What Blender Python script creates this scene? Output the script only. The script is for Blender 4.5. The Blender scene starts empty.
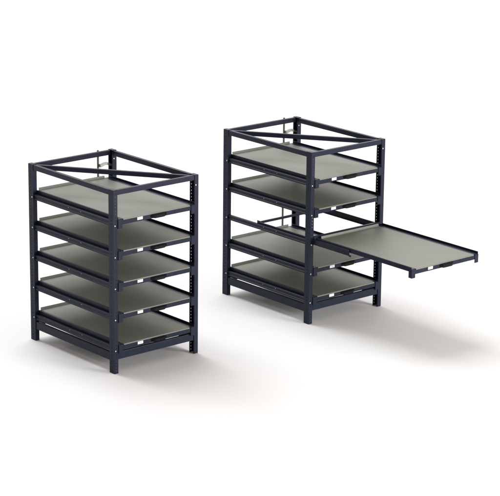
import bpy, bmesh, math, random
from mathutils import Vector, Matrix
random.seed(4)
S = bpy.context.scene
COL = S.collection

# ------------------------------------------------------------------ materials
def new_mat(name):
    m = bpy.data.materials.new(name); m.use_nodes = True
    nt = m.node_tree
    return m, nt, nt.nodes['Principled BSDF']

def textured(name, c0, c1, rough=(0.35, 0.5), metallic=0.0, scale=(30, 30, 30), bump=0.0, bscale=900, spec=0.5):
    m, nt, b = new_mat(name)
    N, L = nt.nodes, nt.links
    tc = N.new('ShaderNodeTexCoord'); mp = N.new('ShaderNodeMapping'); mp.inputs['Scale'].default_value = scale
    L.new(tc.outputs['Object'], mp.inputs['Vector'])
    nz = N.new('ShaderNodeTexNoise'); nz.inputs['Scale'].default_value = 1.0; nz.inputs['Detail'].default_value = 5
    L.new(mp.outputs['Vector'], nz.inputs['Vector'])
    r = N.new('ShaderNodeValToRGB')
    r.color_ramp.elements[0].position = 0.3; r.color_ramp.elements[1].position = 0.7
    r.color_ramp.elements[0].color = (*c0, 1); r.color_ramp.elements[1].color = (*c1, 1)
    L.new(nz.outputs['Fac'], r.inputs['Fac']); L.new(r.outputs['Color'], b.inputs['Base Color'])
    mr = N.new('ShaderNodeMapRange'); mr.inputs['To Min'].default_value = rough[0]; mr.inputs['To Max'].default_value = rough[1]
    L.new(nz.outputs['Fac'], mr.inputs['Value']); L.new(mr.outputs['Result'], b.inputs['Roughness'])
    b.inputs['Metallic'].default_value = metallic
    b.inputs['Specular IOR Level'].default_value = spec
    if bump:
        n2 = N.new('ShaderNodeTexNoise'); n2.inputs['Scale'].default_value = bscale; n2.inputs['Detail'].default_value = 2
        L.new(tc.outputs['Object'], n2.inputs['Vector'])
        bp = N.new('ShaderNodeBump'); bp.inputs['Strength'].default_value = bump; bp.inputs['Distance'].default_value = 0.001
        L.new(n2.outputs['Fac'], bp.inputs['Height']); L.new(bp.outputs['Normal'], b.inputs['Normal'])
    return m

M_NAVY = textured('navy_powder_coat', (0.0118, 0.0153, 0.0290), (0.0158, 0.0200, 0.0365), (0.30, 0.42), 0.0, (14, 14, 14), 0.15, 700, 0.13)
M_PANEL = textured('galvanised_sheet', (0.158, 0.166, 0.140), (0.180, 0.188, 0.160), (0.45, 0.58), 0.15, (3, 16, 10), 0.05, 300, 0.36)
M_ZINC = textured('zinc_plate', (0.27, 0.27, 0.24), (0.36, 0.36, 0.32), (0.3, 0.45), 0.5, (60, 60, 60))
M_ROD = textured('dark_steel_rod', (0.09, 0.09, 0.088), (0.14, 0.135, 0.125), (0.35, 0.5), 0.5, (60, 60, 60))
M_BOLT = textured('bright_bolt', (0.55, 0.56, 0.6), (0.68, 0.69, 0.72), (0.25, 0.35), 0.7, (80, 80, 80))
M_BLACK = textured('black_plastic', (0.002, 0.002, 0.0025), (0.004, 0.004, 0.0045), (0.4, 0.55), 0.0, (40, 40, 40), 0.1, 1200, 0.12)
M_CARD = textured('white_card', (0.78, 0.78, 0.79), (0.84, 0.84, 0.85), (0.5, 0.6), 0.0, (40, 40, 40))
M_INK = textured('grey_ink', (0.25, 0.25, 0.28), (0.32, 0.32, 0.35), (0.6, 0.7), 0.0, (40, 40, 40))
M_FLOOR = textured('white_studio_floor', (0.70, 0.70, 0.70), (0.715, 0.715, 0.715), (0.75, 0.85), 0.0, (0.6, 0.6, 0.6), 0, 1, 0.1)

# ------------------------------------------------------------------ helpers
def box(bm, x0, x1, y0, y1, z0, z1, bev=0.0, seg=2, mat=0):
    mtx = Matrix.Translation(((x0+x1)/2, (y0+y1)/2, (z0+z1)/2)) @ Matrix.Diagonal((abs(x1-x0), abs(y1-y0), abs(z1-z0), 1))
    r = bmesh.ops.create_cube(bm, size=1.0, matrix=mtx)
    vs = r['verts']
    fs = {f for v in vs for f in v.link_faces}
    for f in fs: f.material_index = mat
    if bev:
        es = list({e for v in vs for e in v.link_edges})
        bmesh.ops.bevel(bm, geom=es, offset=bev, segments=seg, affect='EDGES', profile=0.5, clamp_overlap=True)

def cyl(bm, p, q, r, n=16, bev=0.0):
    p, q = Vector(p), Vector(q); d = q-p
    rot = d.to_track_quat('Z', 'Y').to_matrix().to_4x4()
    mtx = Matrix.Translation((p+q)/2) @ rot
    rr = bmesh.ops.create_cone(bm, cap_ends=True, segments=n, radius1=r, radius2=r, depth=d.length, matrix=mtx)
    if bev:
        caps = {e for v in rr['verts'] for f in v.link_faces if len(f.verts) > 4 for e in f.edges}
        bmesh.ops.bevel(bm, geom=list(caps), offset=bev, segments=2, affect='EDGES', profile=0.5)

def extrude_poly(bm, pts, axis, a0, a1, bev=0.0):
    """closed outline pts (2-D) extruded along axis 'x','y' or 'z' from a0 to a1"""
    def P(q, a):
        return {'x': (a, q[0], q[1]), 'y': (q[0], a, q[1]), 'z': (q[0], q[1], a)}[axis]
    v0 = [bm.verts.new(P(q, a0)) for q in pts]; v1 = [bm.verts.new(P(q, a1)) for q in pts]
    n = len(pts); fs = [bm.faces.new(v0), bm.faces.new(v1[::-1])]
    for i in range(n):
        fs.append(bm.faces.new((v0[i], v1[i], v1[(i+1) % n], v0[(i+1) % n])))
    bmesh.ops.recalc_face_normals(bm, faces=fs)
    if bev:
        es = [e for e in {e for f in fs for e in f.edges}]
        bmesh.ops.bevel(bm, geom=es, offset=bev, segments=1, affect='EDGES', profile=0.5, clamp_overlap=True)

def plate(bm, to3, us, zs, solid, t):
    """plate on a grid with open cells; to3(u, z, depth) -> point.  watertight, thickness t"""
    V = {}
    def v(i, j, k):
        if (i, j, k) not in V: V[(i, j, k)] = bm.verts.new(to3(us[i], zs[j], k*t))
        return V[(i, j, k)]
    nu, nz = len(us)-1, len(zs)-1
    fs = []
    S_ = lambda i, j: 0 <= i < nu and 0 <= j < nz and solid(i, j)
    for i in range(nu):
        for j in range(nz):
            if not S_(i, j): continue
            fs.append(bm.faces.new((v(i, j, 0), v(i+1, j, 0), v(i+1, j+1, 0), v(i, j+1, 0))))
            fs.append(bm.faces.new((v(i, j, 1), v(i, j+1, 1), v(i+1, j+1, 1), v(i+1, j, 1))))
            for di, dj, a, b in ((-1, 0, (i, j), (i, j+1)), (1, 0, (i+1, j+1), (i+1, j)), (0, -1, (i+1, j), (i, j)), (0, 1, (i, j+1), (i+1, j+1))):
                if not S_(i+di, j+dj):
                    fs.append(bm.faces.new((v(*a, 0), v(*b, 0), v(*b, 1), v(*a, 1))))
    bmesh.ops.recalc_face_normals(bm, faces=fs)

def obj(name, bm, mats, parent=None, smooth=False):
    me = bpy.data.meshes.new(name); bm.normal_update(); bm.to_mesh(me); bm.free()
    for m in (mats if isinstance(mats, (list, tuple)) else [mats]): me.materials.append(m)
    if smooth:
        for p in me.polygons: p.use_smooth = True
    o = bpy.data.objects.new(name, me); COL.objects.link(o); o.parent = parent
    return o

def copy_tree(o, parent=None):
    c = o.copy(); COL.objects.link(c); c.parent = parent
    for ch in list(o.children): copy_tree(ch, c)
    return c

# ------------------------------------------------------------------ dimensions (metres), x = slide direction, y = width
D, W, H = 1.0712, 0.7927, 1.40
A, B, TH = 0.060, 0.036, 0.0025            # post section
LEVELS = [1.195 - 0.2392*k for k in range(5)]

def make_post(cx, cy, fx, fy, parent, bolts):
    """C section standing at the outer corner (cx, cy); fx, fy point inwards; web outside, mouth towards the rack"""
    bm = bmesh.new()
    pitch, hz = 0.025, 0.0085
    zs = [0.0]
    z = 0.0165
    while z + hz < H - 0.012:
        zs += [z, z+hz]; z += pitch
    zs.append(H-0.004)
    hole_row = lambda j: j % 2 == 1
    us = [0.0, 0.0270, 0.0330, A]
    plate(bm, lambda u, z, d: (cx+fx*u, cy+fy*d, z), us, zs, lambda i, j: not (i == 1 and hole_row(j)), TH)
    vs = [TH, 0.0183, 0.0222, B]
    for u0, s in ((0.0, 1), (A, -1)):
        plate(bm, lambda u, z, d, u0=u0, s=s: (cx+fx*(u0+s*d), cy+fy*u, z), vs, zs, lambda i, j, u0=u0: not (i == 1 and hole_row(j) and (fx < 0) and (fy > 0 or u0 > 0)), TH)
    # return lips of the section
    for u0, s in ((TH, 1), (A-TH, -1)):
        x0, x1 = sorted((cx+fx*u0, cx+fx*(u0+s*0.008))); y0, y1 = sorted((cy+fy*(B-TH), cy+fy*(B-0.0002)))
        box(bm, x0, x1, y0, y1, 0.0006, H-0.0046)
    p = obj('upright_post', bm, M_NAVY, parent)
    bm = bmesh.new()
    x0, x1 = sorted((cx-fx*0.0004, cx+fx*(A+0.0004))); y0, y1 = sorted((cy-fy*0.0004, cy+fy*(B+0.0004)))
    box(bm, x0, x1, y0, y1, H-0.0042, H+0.0015, 0.0022)
    obj('post_cap', bm, M_NAVY, p)
    for (pt, dr) in bolts:
        bm = bmesh.new()
        pt, dr = Vector(pt), Vector(dr)
        cyl(bm, pt-dr*0.004, pt+dr*0.0045, 0.0055, 6, 0.001)
        obj('bolt', bm, M_BOLT, p)
    return p

def make_slide_rail(side, T, parent):
    """fixed slide rail: a C-shaped channel bolted between the posts; side = 0 near (y=0), 1 far"""
    f = (lambda y: y) if side == 0 else (lambda y: W-y)
    z0, z1 = T-0.070, T-0.027
    bm = bmesh.new()
    prof = [(0.026, z0), (0.0105, z0), (0.0075, z0+0.003), (0.0075, z0+0.011), (0.0125, z0+0.016), (0.0125, z1-0.014),
            (0.0075, z1-0.011), (0.0075, z1-0.0045), (0.0115, z1-0.0005), (0.0130, z1), (0.0268, z1), (0.0268, z1-0.004), (0.016, z1-0.004), (0.016, z0+0.004), (0.026, z0+0.004)]
    x0, x1 = A-0.002, D-A+0.002
    extrude_poly(bm, [(f(y), z) for y, z in prof], 'x', x0, x1)
    # end plates hooked into the posts, and the rail nose at the front
    for xa, xb in ((0.010, A-0.004), (D-A+0.004, D-0.008)):
        y0, y1 = sorted((f(0.0375), f(0.0405)))
        if side == 0 or True:
            ya, yb = sorted((f(0.028), f(0.0345)))
            box(bm, xa, xb, ya, yb, z0+0.003, z1-0.003, 0.001)
    o = obj('slide_rail', bm, M_NAVY, parent)
    for u in (0.50, 0.655):
        bm = bmesh.new()
        n = -1 if side == 0 else 1
        y = f(0.0125)
        zb = T-0.037
        cyl(bm, (u, y-n*0.001, zb), (u, y+n*0.0042, zb), 0.0050, 12, 0.001)
        obj('bolt', bm, M_BOLT, o)
    return o

UPZ = 0.012
def up(pts): return [(a, z+UPZ) for a, z in pts]
def make_tray(parent):
    """tray with its top rim at z = 0 of its own origin, back at x = 0"""
    bm = bmesh.new()
    y0, y1 = 0.037, W-0.037
    XF = D+0.004
    for s in (0, 1):
        f = (lambda y: y) if s == 0 else (lambda y: W-y)
        # rim: wall with a rolled top and an inner shelf
        prof = [(0.037, -0.036), (0.037, -0.001), (0.038, 0.0), (0.0408, 0.0), (0.0418, -0.001), (0.0418, -0.005), (0.0400, -0.0075), (0.0400, -0.0165), (0.0845, -0.0165), (0.0850, -0.0200), (0.040, -0.0200), (0.040, -0.036)]
        extrude_poly(bm, [(f(y), z) for y, z in prof], 'x', 0.010, XF-0.006)
    # front bar: shallow folded channel
    prof = [(XF-0.022, -0.0335), (XF-0.003, -0.0335), (XF, -0.036), (XF, -0.068), (XF-0.002, -0.071), (XF-0.022, -0.071), (XF-0.022, -0.068), (XF-0.004, -0.068), (XF-0.004, -0.0365), (XF-0.022, -0.0365)]
    extrude_poly(bm, up(prof), 'y', y0+0.004, y1-0.004)
    # rear stiffener under the panel
    box(bm, 0.02, 0.045, y0+0.005, y1-0.005, -0.043, -0.0255, 0.002)
    t = obj('sliding_tray', bm, M_NAVY, parent)
    # grey sheet panel with an upturned back lip and a rolled front edge
    bm = bmesh.new()
    pr = [(XF+0.0004, -0.0375), (XF+0.0012, -0.0375), (XF+0.0012, -0.0300), (XF-0.001, -0.0285), (0.024, -0.0285), (0.0185, -0.025), (0.0165, -0.010), (0.0150, -0.0085), (0.012, -0.0095), (0.0130, -0.026), (0.022, -0.0325), (XF+0.0004, -0.0325)]
    extrude_poly(bm, up(pr), 'y', 0.0856, W-0.0856)
    obj('tray_panel', bm, M_PANEL, t)
    for s in (0, 1):
        f = (lambda y: y) if s == 0 else (lambda y: W-y)
        bm = bmesh.new()
        a, b = sorted((f(0.0365), f(0.075)))
        box(bm, XF-0.001, XF+0.005, a, b, -0.086, -0.0185, 0.0018)
        a, b = sorted((f(0.0362), f(0.0405)))
        box(bm, XF-0.030, XF-0.0005, a, b, -0.085, -0.0005, 0.0015)
        obj('corner_bracket', bm, M_NAVY, t)
    # label holder
    bm = bmesh.new()
    box(bm, XF-0.0005, XF+0.0022, 0.213, 0.263, -0.0605+UPZ, -0.0395+UPZ, 0.0006)
    lab = [(0.232, 0.238, -0.0525, -0.0465), (0.242, 0.252, -0.0515, -0.0485)]
    for a, b, c, d in lab: box(bm, XF+0.0020, XF+0.0026, a, b, c+UPZ, d+UPZ, mat=1)
    obj('label_card', bm, [M_CARD, M_INK], t)
    # black pull handle: a cupped grip standing off the bar
    bm = bmesh.new()
    h0, h1 = 0.336, 0.484
    n = 14
    ring_prev = None
    def sect(y, k):          # k 0..1 fullness
        d = 0.003 + 0.019*k
        zt, zb = -0.043+0.003*k, -0.059-0.010*k
        return [(XF-0.002, zt), (XF+d*0.7, zt-0.001), (XF+d, zt-0.006), (XF+d, zb+0.004), (XF+d*0.8, zb), (XF+d*0.35, zb+0.002), (XF-0.002, zb+0.008)]
    rings = []
    for i in range(n+1):
        s = i/n; y = h0+(h1-h0)*s
        k = min(1.0, min(s, 1-s)/0.24); k = math.sin(k*math.pi/2)
        rings.append([bm.verts.new((x, y, z+UPZ)) for x, z in sect(y, k)])
    m = len(rings[0])
    for i in range(n):
        for j in range(m):
            bm.faces.new((rings[i][j], rings[i+1][j], rings[i+1][(j+1) % m], rings[i][(j+1) % m]))
    bm.faces.new(rings[0][::-1]); bm.faces.new(rings[-1])
    bmesh.ops.recalc_face_normals(bm, faces=bm.faces)
    obj('pull_handle', bm, M_BLACK, t)
    return t

def bar_between(bm, p, q, w, h, bev=0.002):
    """rectangular tube from p to q (same z = centre), width w, height h"""
    p, q = Vector(p), Vector(q); d = (q-p); L = d.length; d.normalize()
    n = Vector((-d.y, d.x, 0))
    b2 = bmesh.new()
    box(b2, -L/2, L/2, -w/2, w/2, -h/2, h/2, bev)
    mtx = Matrix.Translation((p+q)/2) @ Matrix(((d.x, n.x, 0, 0), (d.y, n.y, 0, 0), (0, 0, 1, 0), (0, 0, 0, 1)))
    b2.transform(mtx)
    me = bpy.data.meshes.new('tmp'); b2.to_mesh(me); b2.free(); bm.from_mesh(me); bpy.data.meshes.remove(me)

def one_box(name, mat, parent, *a, bev=0.002):
    bm = bmesh.new(); box(bm, *a, bev); return obj(name, bm, mat, parent)

def make_rack():
    root = bpy.data.objects.new('tray_rack', None); COL.objects.link(root)
    root.empty_display_size = 0.2
    bz = [T-0.061 for T in LEVELS]
    make_post(0, 0, 1, 1, root, [((A-0.012, 0.0, z+0.012), (0, -1, 0)) for z in bz])
    make_post(D, 0, -1, 1, root, [((D, 0.0105, z), (1, 0, 0)) for z in bz])
    make_post(D, W, -1, -1, root, [((D, W-0.0275, z), (1, 0, 0)) for z in [H-0.075]])
    make_post(0, W, 1, -1, root, [((A, W-0.0275, z), (1, 0, 0)) for z in [H-0.065]])
    # top frame
    zt0, zt1 = H-0.043, H-0.003
    for y0, y1 in ((0.003, 0.033), (W-0.033, W-0.003)):
        one_box('top_rail', M_NAVY, root, A-0.002, D-A+0.002, y0, y1, zt0, zt1, bev=0.004)
    for x0, x1 in ((0.004, 0.034), (D-0.034, D-0.004)):
        one_box('top_rail', M_NAVY, root, x0, x1, 0.034, W-0.034, zt0+0.003, zt1+0.001, bev=0.004)
    bm = bmesh.new(); bar_between(bm, (0.030, 0.030, H-0.026), (D-0.030, W-0.030, H-0.026), 0.028, 0.036, 0.004)
    obj('diagonal_brace', bm, M_NAVY, root)
    # base frame
    for y0, y1 in ((0.006, 0.030), (W-0.030, W-0.006)):
        one_box('base_rail', M_NAVY, root, A-0.002, D-A+0.002, y0, y1, 0.092, 0.155, bev=0.004)
    for x0, x1 in ((0.006, 0.032), (D-0.032, D-0.006)):
        one_box('base_rail', M_NAVY, root, x0, x1, 0.034, W-0.034, 0.106, 0.164, bev=0.004)
    for T in LEVELS:
        for s in (0, 1): make_slide_rail(s, T, root)
    # anti-tip locking rod down the back with its lever and catches
    bm = bmesh.new(); cyl(bm, (-0.0095, 0.664, 0.075), (-0.0095, 0.664, H+0.003), 0.0085, 14, 0.002)
    rod = obj('locking_rod', bm, M_ROD, root)
    for T in LEVELS:
        bm = bmesh.new()
        box(bm, -0.006, 0.0095, 0.655, 0.720, T-0.040, T-0.018, 0.002)
        box(bm, -0.004, 0.0085, 0.690, 0.712, T-0.0185, T-0.004, 0.002)
        obj('catch', bm, M_ZINC, rod)
    bm = bmesh.new()
    top = [(0.668, 1.292), (0.690, 1.297), (0.712, 1.303), (0.733, 1.302), (0.752, 1.294), (0.770, 1.284), (0.786, 1.279)]
    bot = [(0.786, 1.262), (0.768, 1.266), (0.748, 1.275), (0.730, 1.281), (0.712, 1.280), (0.690, 1.272), (0.668, 1.268)]
    extrude_poly(bm, top+bot, 'x', -0.003, 0.019, 0.0015)
    obj('locking_lever', bm, M_ZINC, root)
    # trays
    t0 = make_tray(root)
    trays = [t0] + [copy_tree(t0, root) for _ in range(4)]
    for t, T in zip(trays, LEVELS): t.location = (0, 0, T)
    return root

GROUP = 'matching dark blue tray racks standing side by side'
rack = make_rack()
rack['label'] = 'dark blue steel rack with all five grey trays pushed fully in'
rack['category'] = 'rack'; rack['group'] = GROUP

rack2 = copy_tree(rack)
rack2.location = (0.004, 1.9235, 0)
rack2['label'] = 'dark blue steel rack with its middle grey tray pulled right out'
PULL = 1.090
T3 = LEVELS[2]
mid = [c for c in rack2.children if c.name.startswith('sliding_tray') and abs(c.location.z-T3) < 1e-4][0]
mid.location.x = PULL
mid['label'] = 'middle tray slid fully out past the front posts'
# telescopic carriage that follows the pulled-out tray
bm = bmesh.new()
for s in (0, 1):
    f = (lambda y: y) if s == 0 else (lambda y: W-y)
    prof = [(0.0275, T3-0.060), (0.0275, T3-0.016), (0.0290, T3-0.0145), (0.0355, T3-0.0145), (0.0355, T3-0.018), (0.0315, T3-0.018), (0.0315, T3-0.056), (0.0355, T3-0.056), (0.0355, T3-0.060)]
    extrude_poly(bm, [(f(y), z) for y, z in prof], 'x', 0.400, 1.490)
    a, b = sorted((f(0.0280), f(0.0350)))
    box(bm, 1.486, 1.507, a, b, T3-0.066, T3-0.052, 0.001)
    box(bm, 0.398, 0.430, a, b, T3-0.017, T3-0.006, 0.001)
box(bm, 0.402, 0.420, 0.036, W-0.036, T3-0.034, T3-0.016, 0.002)
box(bm, 1.058, 1.078, 0.036, W-0.036, T3-0.030, T3+0.003, 0.002)
obj('slide_carriage', bm, M_NAVY, rack2)

# ------------------------------------------------------------------ setting
bm = bmesh.new()
v = [bm.verts.new(p) for p in ((-90, -60, 0), (60, -60, 0), (60, 90, 0), (-90, 90, 0))]
bm.faces.new(v)
fl = obj('floor', bm, M_FLOOR); fl['kind'] = 'structure'

# ------------------------------------------------------------------ light
w = bpy.data.worlds.new('World'); S.world = w; w.use_nodes = True
bg = w.node_tree.nodes['Background']
WN, WL = w.node_tree.nodes, w.node_tree.links
tc = WN.new('ShaderNodeTexCoord')
dt = WN.new('ShaderNodeVectorMath'); dt.operation = 'DOT_PRODUCT'; dt.inputs[1].default_value = Vector((-0.62, 0.53, 0.58)).normalized()
WL.new(tc.outputs['Generated'], dt.inputs[0])
rp = WN.new('ShaderNodeValToRGB'); WL.new(dt.outputs['Value'], rp.inputs['Fac'])
rp.color_ramp.elements[0].position = 0.0; rp.color_ramp.elements[0].color = (0.50, 0.455, 0.435, 1)
rp.color_ramp.elements[1].position = 0.85; rp.color_ramp.elements[1].color = (1.0, 0.915, 0.875, 1)
WL.new(rp.outputs['Color'], bg.inputs['Color'])
bg.inputs['Strength'].default_value = 0.88

def area(name, loc, target, size, power, color, sy=None):
    l = bpy.data.lights.new(name, 'AREA'); l.energy = power; l.color = color; l.size = size
    if sy: l.shape = 'RECTANGLE'; l.size_y = sy
    o = bpy.data.objects.new(name, l); COL.objects.link(o); o.location = loc
    o.rotation_euler = (Vector(target)-Vector(loc)).to_track_quat('-Z', 'Y').to_euler()
    return o
area('key_softbox', (-11.8, 0.7, 19.6), (0.8, 1.4, 0), 12.0, 5700, (0.95, 0.985, 1.0), sy=24.0)
area('added_front_fill', (13.0, 6.0, 3.0), (1.6, 2.2, 0.3), 5.0, 1900, (1.0, 0.98, 0.96))  # added lamp out of view, lifts the front faces of posts and trays
area('added_floor_fill', (-13.0, 16.0, 10.0), (-12.0, 14.0, 0), 12.0, 1100, (0.97, 0.99, 1.0))  # added lamp above the frame, brings the far floor up to white

# ------------------------------------------------------------------ camera
cd = bpy.data.cameras.new('camera'); cam = bpy.data.objects.new('camera', cd); COL.objects.link(cam)
cam.location = (13.2184, -9.1188, 5.2938); cam.rotation_euler = (1.293654, -0.010679, 0.864637)
cd.sensor_width = 36; cd.lens = 36*2168.577/500; cd.clip_end = 400
S.camera = cam
S.view_settings.view_transform = 'Standard'; S.view_settings.look = 'None'
S.view_settings.exposure = 0.0; S.view_settings.gamma = 1
